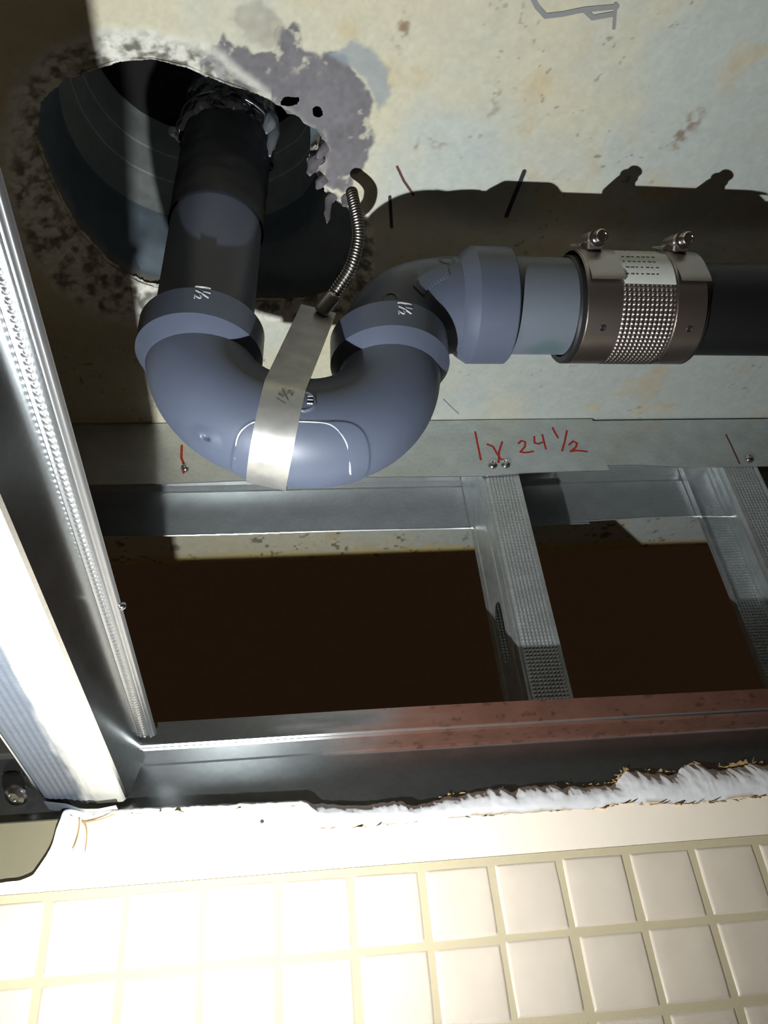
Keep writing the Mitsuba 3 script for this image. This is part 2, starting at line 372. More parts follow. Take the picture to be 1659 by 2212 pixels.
# pencil and marker strokes on the concrete
def on_slab(a, b, c):
    return np.column_stack([a, b, SLAB - 0.15 - c])
for lines, w, mat in (
    ([[(130.6, 166.4), (137.4, 174.5), (143.0, 178.7), (151.9, 177.3), (162.9, 174.6), (180.0, 172.4)], [(162.9, 174.6), (168.6, 178.3), (178.6, 176.1)]], 2.6, 'mat_grey_marker'),
    ([[(179.0, 171.1), (181.8, 182.7)]], 1.8, 'mat_grey_marker'),
    ([[(73.2, 265.4), (78.1, 274.3), (85.1, 283.5)]], 1.5, 'mat_brown_marker'),
    ([[(151.7, 266.1), (150.6, 274.1), (148.8, 285.0), (147.1, 296.9)]], 2.6, 'mat_black_marker'),
    ([[(70.6, 285.4), (73.7, 306.6)]], 2.0, 'mat_black_marker'),
    ([[(130.6, 463.7), (137.0, 471.2), (145.5, 480.6)]], 0.9, 'mat_grey_marker')):
    add('ceiling__pencil_mark', plate(stroke(lines, w), 0.35, on_slab), mat)

# ------------------------------------------------------------------ dark cavity behind
add('wall_back', box(-1500, 2200, 1600, 1620, -700, 1500), 'mat_cavity')
tag('wall_back', 'dark wall far back in the cavity behind the steel studs', kind='structure')

# ------------------------------------------------------------------ top track along the ceiling
def track(name, x0, x1, label, wave, dy=0.0, front_z=390.0, seed=0):
    t = thing(name, label, 'steel track', None)
    sec = strip([(488 + dy, front_z), (488 + dy, 448.6 - dy), (552 - dy, 448.6 - dy), (552 - dy, 436), (554.5 - dy, 432), (552 - dy, 428), (552 - dy, 385.5), (550 - dy, 383.6)], 0.9)
    xs = np.linspace(x0, x1, max(24, int((x1 - x0) / 6)))
    def warp(x, r):
        r = r.copy()
        low = sstep(448, 386, r[:, 1])
        r[:, 1] = r[:, 1] + low * wave(x, r[:, 0])
        r[:, 0] = r[:, 0] + low * 1.6 * math.sin(x / 47.0 + seed) * (r[:, 0] > 520)
        return r
    add(t + '__channel', loft(sec, xs, warp), 'mat_track', smooth=30)
    return t
def wave_a(x, y):
    return np.where(y < 520, -2.2 * sstep(-20, -120, x) * np.ones_like(y) + 0.6 * math.sin(x / 33) + 2.0 * sstep(150, 200, x), 1.2 * math.sin(x / 40))
def wave_b(x, y):
    return np.where(y < 520, 9.0 * sstep(180, 260, x) * (1 - 0.45 * sstep(280, 340, x)), 5 * math.sin((x - 205) / 70.0) * np.ones_like(y))
track_a = track('top_track', -420, 262, 'deep galvanised steel track under the ceiling with 1 x 24 1/2 written in red', wave_a)
track_b = track('top_track', 246, 640, 'galvanised steel track length lapped on at the right end with a wavy lower edge', wave_b, dy=1.2, seed=2)
def on_track(a, b, c):
    return np.column_stack([a, 487.5 - c, b])
red = [[(158.5, 435.4), (158.4, 420.9), (158.3, 406.0)],
    [(166.5, 421.9), (170.7, 419.4), (172.9, 411.1), (174.8, 405.9), (178.7, 405.1)],
    [(179.2, 424.1), (174.8, 414.1), (172.4, 402.9)],
    [(192.7, 422.4), (195.5, 425.2), (198.6, 423.7), (197.0, 418.5), (192.3, 413.3), (196.3, 412.3), (203.1, 413.6)],
    [(207.4, 429.4), (206.1, 422.6), (209.1, 421.6), (212.6, 423.0)],
    [(214.6, 431.2), (214.4, 423.4), (214.4, 416.2)],
    [(225.1, 438.8), (226.0, 433.5), (227.3, 428.1)],
    [(236.6, 435.3), (232.3, 424.3), (227.7, 414.0)],
    [(235.0, 420.1), (239.3, 423.9), (242.1, 421.5), (239.7, 416.9), (234.4, 412.9), (239.9, 413.8), (248.2, 412.6)]]
for l in red:
    add(track_a + '__red_marking', plate(stroke([l], 1.7), 0.25, on_track), 'mat_red_marker')
add(track_a + '__red_marking', plate(stroke([[(-76.4, 425.0), (-76.1, 412.7), (-74.0, 406.7), (-73.6, 398.0)]], 1.9), 0.25, on_track), 'mat_red_marker')
add(track_b + '__red_marking', plate(stroke([[(376.2, 429.8), (376.6, 418.4), (376.6, 398.1)]], 1.2), 0.25, lambda a, b, c: np.column_stack([a, 488.6 - c, b])), 'mat_brown_marker')
def screw(parent, p, axis, r=3.9, tilt=(0, 0, 0), tip=False):
    ax = unit(np.asarray(axis, float) + tilt)
    prof = [(0, -5), (1.8, -5), (1.8, 0), (r * 0.98, 0), (r, 0.6), (r * 0.86, 1.9), (r * 0.5, 2.7), (r * 0.42, 2.75), (r * 0.36, 1.6), (0, 1.5)]
    add(parent + '__screw', lathe(prof, p, ax, 24), 'mat_screw', smooth=35)
for i, (x, zz) in enumerate([(167.2, 400.8), (177.8, 401.0)]):
    screw(track_a, (x, 487.4, zz), (0, -1, 0), 4.0, (0.1 - 0.3 * i, 0, -0.2))
(x, zz), = [(-72.8, 402.5)]
screw(track_a, (x, 487.4, zz), (0, -1, 0), 3.0)
(x, zz), = [(387.2, 403.4)]
screw(track_b, (x, 488.5, zz), (0, -1, 0), 4.0)

# ------------------------------------------------------------------ studs
def knurl(a, b, pitch=2.7, amp=0.42):
    return amp * 2.4 * ((0.5 + 0.5 * np.cos(a * 2 * np.pi / pitch)) * (0.5 + 0.5 * np.cos(b * 2 * np.pi / pitch)) - 0.3)
def sheet(ru, rv, fn):
    a, b = np.meshgrid(ru, rv, indexing='ij')
    return mesh(fn(a.ravel(), b.ravel()), grid(len(ru), len(rv)))
def stud(x, open_right, label, group):
    """A C-shaped stud: 30 mm flanges front and back, a web on one side, hemmed lips on the other."""
    t = thing('steel_stud', label, 'steel stud', group)
    z0, z1, y0, y1 = 147.0, 444.0, 489.6, 549.0
    xw, xl = (x, x + 30) if open_right else (x + 30, x)
    s = 1 if open_right else -1
    zs = np.arange(z0, z1 + 0.1, 0.7)
    us = np.arange(0, 30.01, 0.6)
    for part, yy, sg in (('front_flange', y0, -1), ('back_flange', y1, 1)):
        def fl(a, b):
            k = knurl(a, b) * sstep(2.5, 4.5, a) * sstep(28, 26, a) * sstep(z1 - 26, z1 - 70, b)
            groove = -0.7 * np.exp(-((a - 3.0) / 0.8) ** 2)
            return np.column_stack([xw + s * a, yy + sg * (k + groove), b])
        add(t + '__' + part, sheet(us, zs, fl), 'mat_galvanised', smooth=True)
    def web(a, b):
        d = 0.8 * np.exp(-((a - 12) / 2.0) ** 2) + 0.8 * np.exp(-((a - 47) / 2.0) ** 2)
        d = d + knurl(a, b, 3.0, 0.3) * sstep(290, 260, b)
        return np.column_stack([xw + s * d, y0 + a, b])
    w = sheet(np.arange(0, y1 - y0 + 0.01, 0.9), np.arange(z0, z1 + 0.1, 1.0), web)
    c = w.triangles_center
    slot = (np.abs(c[:, 1] - 519) < 9.5) & (np.abs(c[:, 2] - 268) < 24) & (np.hypot(c[:, 1] - 519, np.maximum(np.abs(c[:, 2] - 268) - 14.5, 0)) < 9.5)
    w.update_faces(~slot)
    w.remove_unreferenced_vertices()
    add(t + '__web', w, 'mat_galvanised', smooth=True)
    hem = []
    for yy, dy_ in ((y0, 1), (y1, -1)):
        sec = strip([(0, 0), (0.6, 4.5 * dy_), (0.3, 6.5 * dy_)], 0.8)
        v = np.array([[xl - s * 0 + s * q[0] * 0.4, yy + q[1], zz] for zz in (z0, z1) for q in sec])
        n = len(sec)
        hem.append(mesh(v, grid(2, n, wrap_v=True)))
    add(t + '__lip', join(*hem), 'mat_galvanised', smooth=30)
    return t
stud(157.0, True, 'ribbed steel stud under the two screws at the red figures', None)
stud(361.5, False, 'ribbed steel stud at the right edge with its open side to the left', None)
bt = thing('bottom_track', 'steel floor track that holds the feet of the two studs, behind the front rail', 'steel track')
add(bt + '__channel', loft(strip([(488, 160), (488, 146), (553, 146), (553, 160)], 0.9), [-420, 640]), 'mat_galvanised', smooth=30)

# ------------------------------------------------------------------ front wall: drywall with the torn top edge, tiles, grout
FACE = 447.0
front = [[(-156.8, 106.4), (-143.5, 105.4), (-134.8, 105.4), (-128.1, 107.5), (-123.1, 115.9), (-121.0, 120.7), (-119.9, 129.3), (-118.2, 134.8), (-110.9, 136.1), (-100.2, 134.9), (-83.7, 134.5), (-67.1, 134.5), (-47.9, 133.7), (-26.0, 133.6), (-6.4, 133.0), (6.0, 132.9), (10.3, 129.7), (15.3, 120.2), (32.5, 119.5), (47.5, 119.4), (77.8, 120.1), (108.6, 120.4), (139.9, 120.3), (171.7, 119.8), (183.1, 122.1), (196.3, 120.7), (220.4, 119.0), (242.6, 119.3), (270.6, 120.0), (299.3, 119.7)]]
front = np.array(front[0])
behind = np.array([(-168.6, 144.0), (-154.3, 143.0), (-125.6, 142.0), (-122.6, 142.7), (-114.8, 142.2), (-103.8, 140.9), (-86.6, 140.0), (-69.4, 140.1), (-49.5, 139.4), (-26.9, 139.1), (-6.6, 138.8), (9.8, 138.4), (16.4, 136.7), (34.4, 134.9), (57.9, 134.4), (71.0, 133.7), (87.3, 136.0), (98.2, 137.1), (125.5, 137.6), (153.0, 137.4), (177.4, 134.4), (189.6, 137.6), (197.1, 144.3), (204.9, 141.6), (224.9, 140.8), (240.9, 145.3), (254.2, 141.1), (272.7, 143.3), (286.5, 141.0), (317.3, 141.9)])
xs = np.concatenate([np.linspace(-420, front[0, 0], 12)[:-1], np.arange(front[0, 0], front[-1, 0], 0.8), np.linspace(front[-1, 0], 640, 16)])
def edge(line, x):
    return np.interp(x, line[:, 0], line[:, 1])
rough = lambda x, s, seed: meshkit.fbm(np.column_stack([x / s + 91, x * 0, x * 0]), 4, seed) - 0.5
zf = edge(front, xs) + rough(xs, 9, 1) * 1.6
zb = np.maximum(edge(behind, xs) + rough(xs, 6, 2) * (2.0 + 3.5 * sstep(32, 64, xs)), zf + 0.4)
zb = np.where(xs < -119, zf + 0.6, zb)
# the face: painted paper
levels = np.linspace(0, 1, 7)
vf = np.concatenate([np.column_stack([xs, np.full(len(xs), FACE), -420 * (1 - q) + zf * q]) for q in levels])
face = mesh(vf, grid(len(levels), len(xs)))
add('wall_front', face, 'mat_paint', smooth=False)
tag('wall_front', 'white painted and tiled drywall wall with a torn top edge', kind='structure')
# the broken core between the two papers
nb = 16
rows, cols = [], []
for j, q in enumerate(np.linspace(0, 1, nb)):
    yy = FACE + 0.6 + 13.4 * q ** 3
    hgt = zf + (zb - zf) * q
    P_ = np.column_stack([xs, np.full(len(xs), yy), hgt])
    bump = (noise3(P_, 3.2, 3, 41) - 0.5) * 2.4 + (noise3(P_ * [1, 0.25, 0.25], 4.0, 2, 42) - 0.5) * 2.2 * sstep(161, 188, xs)
    k = math.sin(math.pi * min(max(q, 0), 1))
    P_[:, 2] += bump * k * 0.45 * (0.25 + 0.75 * sstep(15, 40, zb - zf + 20))
    P_[:, 1] -= bump * k * 0.35
    rows.append(P_)
    c = np.tile(np.array(lin(226, 225, 226)), (len(xs), 1)) * (0.86 + 0.28 * noise3(P_, 5, 3, 43))[:, None]
    tan = np.array(lin(168, 142, 98))
    kk = np.maximum(sstep(0.10, 0.02, np.full(len(xs), q) - 0.05 * (rough(xs, 4, 8))), sstep(0.93, 0.99, np.full(len(xs), q))) * sstep(0.42, 0.56, noise3(P_, 9, 2, 44))
    cols.append(c + (tan - c) * (0.9 * kk)[:, None])
core = mesh(np.concatenate(rows), grid(nb, len(xs)))
add('wall_front__gypsum_edge', core, 'mat_gypsum', smooth=True, color=np.clip(np.concatenate(cols), 0, 1))
labels['wall_front__gypsum_edge'] = {'label': 'broken white gypsum edge'}
add('wall_front__drywall_back', mesh(np.concatenate([np.column_stack([xs, np.full(len(xs), FACE + 13.6), np.full(len(xs), -420.0)]), np.column_stack([xs, np.full(len(xs), FACE + 13.6), zb - 1.0])]), grid(2, len(xs))), 'mat_paper')
# ragged paper shreds along the tear
shreds = []
for i in range(240):
    x = rng.uniform(-119, 282) if i > 90 else rng.uniform(161, 282)
    backside = rng.random() < 0.62
    y0, z0 = (FACE + 13.4, edge(behind, x)) if backside else (FACE - 0.3, edge(front, x))
    L = rng.uniform(0.5, 2.0) * (1.5 if x > 161 else 0.8)
    w = rng.uniform(0.5, 2.2)
    dx, dy_, dz = rng.normal(0, 0.6), rng.normal(-0.3, 0.5), (1 if backside else -0.7) * rng.uniform(0.4, 1)
    a = np.array([x, y0, z0 - 0.3]); b = a + np.array([dx, dy_, dz]) * L * 0.55; c = a + np.array([dx * 1.6 + rng.normal(0, .4), dy_ * 2.2, dz * 0.9]) * L
    s = np.array([w, 0.2, rng.normal(0, 0.3)])
    shreds.append(mesh([a - s, a + s, b + s * 0.8, b - s * 0.8, c + s * 0.3, c - s * 0.3], [[0, 1, 2], [0, 2, 3], [3, 2, 4], [3, 4, 5]]))
add('wall_front__paper_shred', join(*shreds), 'mat_paper')
labels['wall_front__paper_shred'] = {'label': 'torn brown paper shreds along the broken edge', 'kind': 'stuff'}
curl = []
for pts_ in ([(-108.7, 132.9), (-106.9, 125.8), (-109.4, 116.4)], [(-107.1, 131.6), (-102.5, 127.8), (-103.3, 115.3)], [(-106.1, 130.8), (-95.9, 131.5), (-90.5, 133.5)]):
    q = np.array([(p[0], 445.2 - 1.2 * i, p[1]) for i, p in enumerate(pts_)])
    t_ = np.linspace(0, 1, 9)[:, None]
    path = (1 - t_) ** 2 * q[0] + 2 * t_ * (1 - t_) * q[1] + t_ * t_ * q[2]
    curl.append(tube(path, np.linspace(0.5, 0.2, 9), 6))
add('wall_front__curled_paper', join(*curl), 'mat_paper', smooth=True)
(dx_, dz_), = [(-14.8, 125.6)]
add('wall_front__nail_hole', lathe([(0, 0), (1.1, 0), (0.9, 0.3), (0, 0.3)], (dx_, 447.1, dz_), (0, -1, 0), 14), 'mat_ink')
# tiles: 34.45 mm columns, 34.1 mm rows, in a bed of grout
PX, PZ, X0, ZTOP = 37.03, 36.7, -118.2, 96.5
GW = 3.5
nrow = 5
add('wall_front__grout', box(-290, 450, 445.9, 447.2, ZTOP - nrow * PZ - 2, ZTOP + 2.2), 'mat_grout')
def tile(w, h):
    n = 9
    a = np.array([-1, -0.965, -0.9, -0.5, 0, 0.5, 0.9, 0.965, 1.0])
    u, v = np.meshgrid(a, a, indexing='ij')
    fall = np.clip((np.maximum(np.abs(u), np.abs(v)) - 0.84) / 0.16, 0, 1) ** 2
    q = np.column_stack([(u * w / 2 * (1 - 0.012 * v * v)).ravel(), (-1.6 + 1.5 * fall).ravel(), (v * h / 2 * (1 - 0.012 * u * u)).ravel()])
    return mesh(q, grid(n, n))
tm = tile(PX - GW, PZ - GW)
if tm.face_normals[40][1] > 0:
    tm.invert()
tm.vertices = tm.vertices / 1000.0
tile_ply = mikit.ply(tm, 'mat_tile', smooth=True)
for r in range(nrow):
    for c in range(-4, 15):
        x, zc = X0 + (c + 0.5) * PX + rng.normal(0, 0.25), ZTOP - (r + 0.5) * PZ + rng.normal(0, 0.25)
        scene[key('wall_front__tile')] = {**tile_ply, 'to_world': T().translate([x / 1000, 0.4460, (EYE + zc) / 1000]).rotate([0, 0, 1], rng.normal(0, 0.4)).rotate([1, 0, 0], rng.normal(0, 0.4)).rotate([0, 1, 0], rng.normal(0, 0.35))}
# what shows in the broken corner at the left
bb = thing('backing_board', 'beige backing board seen through the broken corner of drywall at the lower left', 'board')
b_ = box(-320, -119, 452, 461, -60, 136, 1.0)
add(bb + '__panel', b_, 'mat_backing')

# ------------------------------------------------------------------ the rail above the drywall
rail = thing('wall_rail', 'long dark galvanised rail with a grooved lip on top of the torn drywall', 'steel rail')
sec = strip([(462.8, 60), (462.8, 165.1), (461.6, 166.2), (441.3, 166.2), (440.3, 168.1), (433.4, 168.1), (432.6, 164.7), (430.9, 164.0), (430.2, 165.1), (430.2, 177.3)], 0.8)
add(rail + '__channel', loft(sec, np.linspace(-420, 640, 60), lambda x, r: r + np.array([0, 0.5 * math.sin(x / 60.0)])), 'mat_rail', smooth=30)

# ------------------------------------------------------------------ furring channel overhead on the left
fc = thing('furring_channel', 'bright hat shaped steel furring channel running overhead along the left edge', 'furring channel')
def yaw(x, y):
    return x + (461 - y) * 0.034
ys = np.arange(-250, 461.1, 1.0)
def lofty(ring, ys, fn):
    ring = np.asarray(ring)
    v = np.concatenate([np.column_stack([yaw(ring[:, 0], y), np.full(len(ring), y), ring[:, 1]]) for y in ys])
    n = len(ring)
    f = grid(len(ys), n, wrap_v=True)
    f = np.vstack([f[:, [0, 1, 2]], f[:, [0, 2, 3]]])
    cv, cf = trimesh.creation.triangulate_polygon(Polygon(ring), engine='earcut')
    nr = np.array([np.argmin(np.hypot(*(ring - c).T)) for c in cv])[cf]
    f = np.vstack([f, nr, nr[:, ::-1] + (len(ys) - 1) * n])
    m = mesh(v, f)
    trimesh.repair.fix_normals(m)
    return m
cs = np.arange(0, 41.01, 0.6)
def crown_fn(a, b):
    k = knurl(a, b, 2.9, 0.35) * sstep(24, 21, a) * sstep(2, 5, a)
    step = 0.9 * sstep(23, 26, a) - 0.9 * sstep(3.0, 0.0, a) * 1.2 - 2.0 * sstep(38, 41, a) ** 2
    return np.column_stack([yaw(-128.5 + a, b), b, 143.4 - k - step + 1.0])
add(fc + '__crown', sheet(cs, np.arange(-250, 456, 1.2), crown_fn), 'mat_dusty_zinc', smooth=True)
add(fc + '__web', lofty(strip([(-87.7, 143.6), (-86.6, 144.6), (-79.1, 166.2)], 0.8), ys[::20], None), 'mat_channel', smooth=30)
add(fc + '__web', lofty(strip([(-128.5, 144.6), (-129.6, 145.4), (-137.0, 166.2)], 0.8), ys[::20], None), 'mat_channel', smooth=30)
fs = np.arange(0, 9.21, 0.46)
def flange_fn(a, b):
    k = knurl(a, b, 2.9, 0.35) * sstep(4.8, 4.0, a) * sstep(0.5, 1.5, a)
    ridge = 1.0 * np.exp(-((a - 6.3) / 0.8) ** 2) - 1.4 * sstep(8.0, 9.2, a)
    rag = 1.8 * (meshkit.fbm(np.column_stack([a / 3, a * 0, a * 0 + 4]), 2) - 0.5)
    yb = -250 + (b + 250) * (674 + rag * 2.0) / 674.0
    return np.column_stack([yaw(-79.3 + a, yb), yb, 166.7 - k - ridge])
add(fc + '__flange', sheet(fs, np.arange(-250, 424.1, 0.8), flange_fn), 'mat_zinc', smooth=True)
add(fc + '__flange', sheet(np.arange(0, 9.3, 1.0), np.arange(-250, 424.1, 20.0), lambda a, b: np.column_stack([yaw(-137.0 - a, b), b, 166.7 + 0 * a])), 'mat_channel', smooth=True)
(nx, nz), = [(-104.5, 143.5)]
curl_r = [(-127.4, 142.6), (-116, 140.6), (-107.5, 137.2), (-99, 136.8), (-90.3, 138.0)]
add(fc + '__end_tab', mesh([(x, y, zz - d) for (x, zz) in curl_r for y, d in ((443, 0), (456, 0.6))], grid(5, 2)), 'mat_dusty_zinc')
screw(fc, (-143.5, 449.0, 148.9), (-0.25, -0.6, -0.8), 6.4)
add(fc + '__screw_point', lathe([(0, -7), (0.8, -5), (1.9, 0), (2.0, 9), (0, 9)], (-130.6, 447.7, 151.6), (-0.8, 0.1, 0.3), 16), 'mat_screw', smooth=35)
(tx, tz), = [(-111.6, 297.6)]
add(fc + '__burr', lathe([(0, -1.5), (1.5, -1.0), (1.8, 0), (1.2, 1.4), (0, 1.8)], (-64.0, 288.0, 167.6), (1, 0, 0.2), 14), 'mat_channel', smooth=True)

# ------------------------------------------------------------------ the grey trap
SC = 1.08
Lr, Rr = np.array([-37.9, 276.4, 297.3]) * SC, np.array([55.8, 284.5, 299.1]) * SC
B = [Lr, np.array([-36.2, 282.6, 245.0]) * SC, np.array([53.0, 292.0, 238.6]) * SC, Rr]
RB = 27.4
trap = thing('drain_trap', 'grey plastic P trap with drop pipe, elbow and stub hanging from the broken ceiling hole', 'drain trap')
def bez(b, n):
    t = np.linspace(0, 1, n)[:, None]
    return (1 - t) ** 3 * b[0] + 3 * (1 - t) ** 2 * t * b[1] + 3 * (1 - t) * t * t * b[2] + t ** 3 * b[3]
def skin(path, r, n, disp):
    """A tube whose radius is r + disp(s, angle): s along the path in mm, angle 0 facing the camera, growing towards +x side by side."""
    path = np.asarray(path, float)
    t = np.gradient(path, axis=0); t /= np.linalg.norm(t, axis=1)[:, None]
    s = np.concatenate([[0], np.cumsum(np.linalg.norm(np.diff(path, axis=0), axis=1))])
    f0 = np.array([0, -1.0, 0])
    u = f0 - t * (t @ f0)[:, None]; u /= np.linalg.norm(u, axis=1)[:, None]
    w = np.cross(t, u)
    a = np.arange(n) * 2 * np.pi / n
    S, A = np.meshgrid(s, a, indexing='ij')
    R = r + disp(S, np.where(A > np.pi, A - 2 * np.pi, A))
    v = path[:, None] + R[..., None] * (np.cos(a)[None, :, None] * u[:, None] + np.sin(a)[None, :, None] * w[:, None])
    m = mesh(v.reshape(-1, 3), grid(len(path), n, wrap_v=True))
    m.fix_normals() if False else None
    if np.einsum('ij,ij->i', m.face_normals, m.triangles_center - np.repeat(path[:-1].mean(0)[None], len(m.faces), 0)).mean() < 0:
        m.invert()
    return m
def u_disp(S, A):
    L = S.max()
    a = (S - 75.5) / 23.5                      # saddle: a raised rounded panel under the front of the bend
    b = (A - 1.43) / 0.90
    box_d = (np.abs(a) ** 4 + np.abs(b) ** 4) ** 0.25
    d = 0.6 * sstep(1.02, 0.98, box_d)
    e = np.hypot(S - 74.5, (A - 0.13) * RB)    # round moulded boss beside the strap
    d = d + 0.8 * sstep(6.2, 5.7, e) - 0.5 * sstep(5.2, 4.6, e)
    e2 = np.hypot(S - 42.1, (A - 1.27) * RB)   # dimpled gate mark
    d = d + 0.9 * sstep(6.5, 1.8, e2) - 1.9 * sstep(2.0, 0.8, e2)
    return d
add(trap + '__u_bend', skin(bez(B, 330), RB, 330, u_disp), 'mat_pvc', smooth=True)
from scipy.interpolate import CubicSpline
def spline(pts_, n):
    pts_ = np.array(pts_, float)
    return CubicSpline(np.arange(len(pts_)), pts_)(np.linspace(0, len(pts_) - 1, n))
seam = [(-21.9, 302.7, 255.5), (-20.8, 294.2, 257.7), (-18.1, 288.6, 260.5), (-13.1, 285.5, 262.4), (-8.1, 284.8, 262.5), (9.2, 284.8, 262.3), (18.4, 285.7, 262.4), (24.2, 287.0, 261.7), (29.0, 290.7, 258.7), (31.7, 295.6, 255.6), (33.0, 304.1, 252.5), (33.9, 312.4, 252.3)]
add(trap + '__mould_line', tube(spline(seam, 90), 0.69, 8), 'mat_pvc_lit_mark', smooth=True)
labels[trap + '__mould_line'] = {'label': 'rounded mould line on the bend with its caught light painted pale'}
for q in range(3):
    add(trap + '__boss_bar', tube([(13.4 - 0.3 * q, 281.2 - 0.1 * q, 275.4 - 2.4 * q), (16.2 - 0.3 * q, 281.2 - 0.1 * q, 275.2 - 2.4 * q)], 0.45, 8), 'mat_pvc_lit_mark', smooth=True)
top = np.array([-27.0, 276.0, 515.0])
dl = unit(top - Lr)
dr_ = unit(Rr - B[2])
RH = 32.6
hub_prof = [(RB - 1.5, -9.4), (RB + 0.25, -7.6), (RH - 0.5, -0.6), (RH, 0.2), (RH, 16.8), (RH - 0.7, 17.8), (RB - 1.2, 18.4), (RB - 1.8, 18.4)]
add(trap + '__hub', lathe(hub_prof, Lr, dl, 140), 'mat_pvc', smooth=25)
add(trap + '__hub', lathe(hub_prof, Rr, dr_, 140), 'mat_pvc', smooth=25)
RP = 26.0
pipe_top = Lr + dl * 250.0
add(trap + '__drop_pipe', tube([Lr + dl * q for q in np.linspace(12, 120, 30)], RP, 96), 'mat_pvc', smooth=40)
def sleeve_disp(S, A):
    q = np.stack([S.ravel(), A.ravel() * 23, S.ravel() * 0], 1)
    return ((noise3(q, 9, 3, 61) - 0.5) * 1.0).reshape(S.shape)
add(trap + '__rubber_sleeve', skin([Lr + dl * q for q in np.linspace(96, 270, 130)], RP + 1.2, 140, sleeve_disp), 'mat_rubber', smooth=True)
labels[trap + '__rubber_sleeve'] = {'label': 'black upper end of the drop pipe'}
def mastic_disp(S, A):
    q = np.stack([S.ravel(), np.cos(A.ravel()) * 24, np.sin(A.ravel()) * 24], 1)
    nn = noise3(q, 8, 3, 62).reshape(S.shape)
    L = S.max()
    prof = sstep(0, 6, S + (nn - 0.5) * 16) * sstep(L, L - 5, S)
    return -1.2 + prof * (2.0 + 3.2 * sstep(0.3, 0.75, nn))
add(trap + '__mastic', skin([Lr + dl * q for q in np.linspace(168, 206, 60)], RP + 1.0, 160, mastic_disp), 'mat_mastic', smooth=True)
labels[trap + '__mastic'] = {'label': 'glossy black mastic smeared round the pipe at the slab'}
for k_, (x_o, s0, s1) in enumerate(((1.0, 186, 150), (0.92, 178, 160))):
    p0, p1 = (Lr + dl * q + np.array([RP + 2.0, -9.0 - 9 * k_, 0]) * x_o for q in (s0, s1))
    add(trap + '__torn_wrap', lump([p0, p0 * 0.6 + p1 * 0.4 + [1.2, 0, 0], p0 * 0.25 + p1 * 0.75, p1], [3.2, 4.0, 2.6, 0.7], 70 + k_, amp=0.5), 'mat_wrap', smooth=True)
labels[trap + '__torn_wrap'] = {'label': 'torn grey scrap hanging from the sleeve'}
# thin wire clamp standing off the left of the sleeve
wc = Lr + dl * 184.0
loop = []
ax_a = unit(np.cross(dl, [0, 1, 0])); ax_b = np.cross(dl, ax_a)
for th in np.linspace(0, 2 * np.pi, 90):
    loop.append(wc + ax_a * (RP + 4.2) * math.cos(th) + ax_b * (RP + 2.0) * math.sin(th) + dl * (4.0 * math.cos(th + 0.4)))
add(trap + '__wire_clamp', tube(loop, 0.75, 8, caps=False), 'mat_screw', smooth=True)
side = wc - np.array([1, 0, 0]) * (RP + 5.5) + np.array([0, -4, -13.0])
add(trap + '__wire_clamp', join(lathe([(0, -5), (1.3, -5), (1.3, 3), (2.6, 3), (2.6, 6), (0, 6.4)], side, (-0.3, -0.8, -0.4), 18), tube([side + [3, 0, 2], side + [-1, 2, 14], side + [0, 4, 27]], 0.6, 8)), 'mat_stainless', smooth=35)

# elbow and horizontal line
HY, HZ = 302.0, 368.0
hub_x0, hub_x1 = 104.7, 131.9
stub_x1 = 170.1
E0 = Rr + dr_ * 8.0
E3 = np.array([hub_x0 + 6, HY, HZ])
EB = [E0, E0 + dr_ * 30.0, E3 - np.array([32.0, 0, 0]), E3]
def elbow_disp(S, A):
    L = S.max()
    a = (S - 42.0) / 13.0                      # long raised plate with an arc mark at either end
    b = (A - 0.22 + (S - 42.0) * 0.010) / 0.17
    box_d = (np.abs(a) ** 6 + np.abs(b) ** 6) ** (1 / 6)
    d = 0.7 * sstep(1.04, 0.97, box_d)
    for s0, a0 in ((56.5, -0.26), (14.5, -0.08)):
        e = np.hypot(S - s0, (A - a0) * RB)
        d = d + 0.6 * sstep(4.4, 3.9, e) - 0.6 * sstep(3.4, 2.9, e)
    return d
add(trap + '__elbow', skin(bez(EB, 220), RB, 260, elbow_disp), 'mat_pvc', smooth=True)
RH2, RS = 33.3, 27.8
Xax = np.array([1.0, 0.012, 0.0])
add(trap + '__hub', lathe([(RB - 2, -4.0), (RB, -3.0), (RH2 - 3.2, 0.0), (RH2 - 0.3, 4.6), (RH2, 5.0), (RH2, hub_x1 - hub_x0 - 0.8), (RH2 - 0.8, hub_x1 - hub_x0), (RS + 0.6, hub_x1 - hub_x0), (RS + 0.6, hub_x1 - hub_x0 - 4), (RS - 1, hub_x1 - hub_x0 - 4)], (hub_x0, HY, HZ), Xax, 140), 'mat_pvc', smooth=25)
add(trap + '__stub_pipe', tube([np.array([hub_x1 - 6, HY, HZ]) + Xax * q for q in np.linspace(0, stub_x1 - hub_x1 + 30, 8)], RS, 110), 'mat_pvc_pipe', smooth=40)
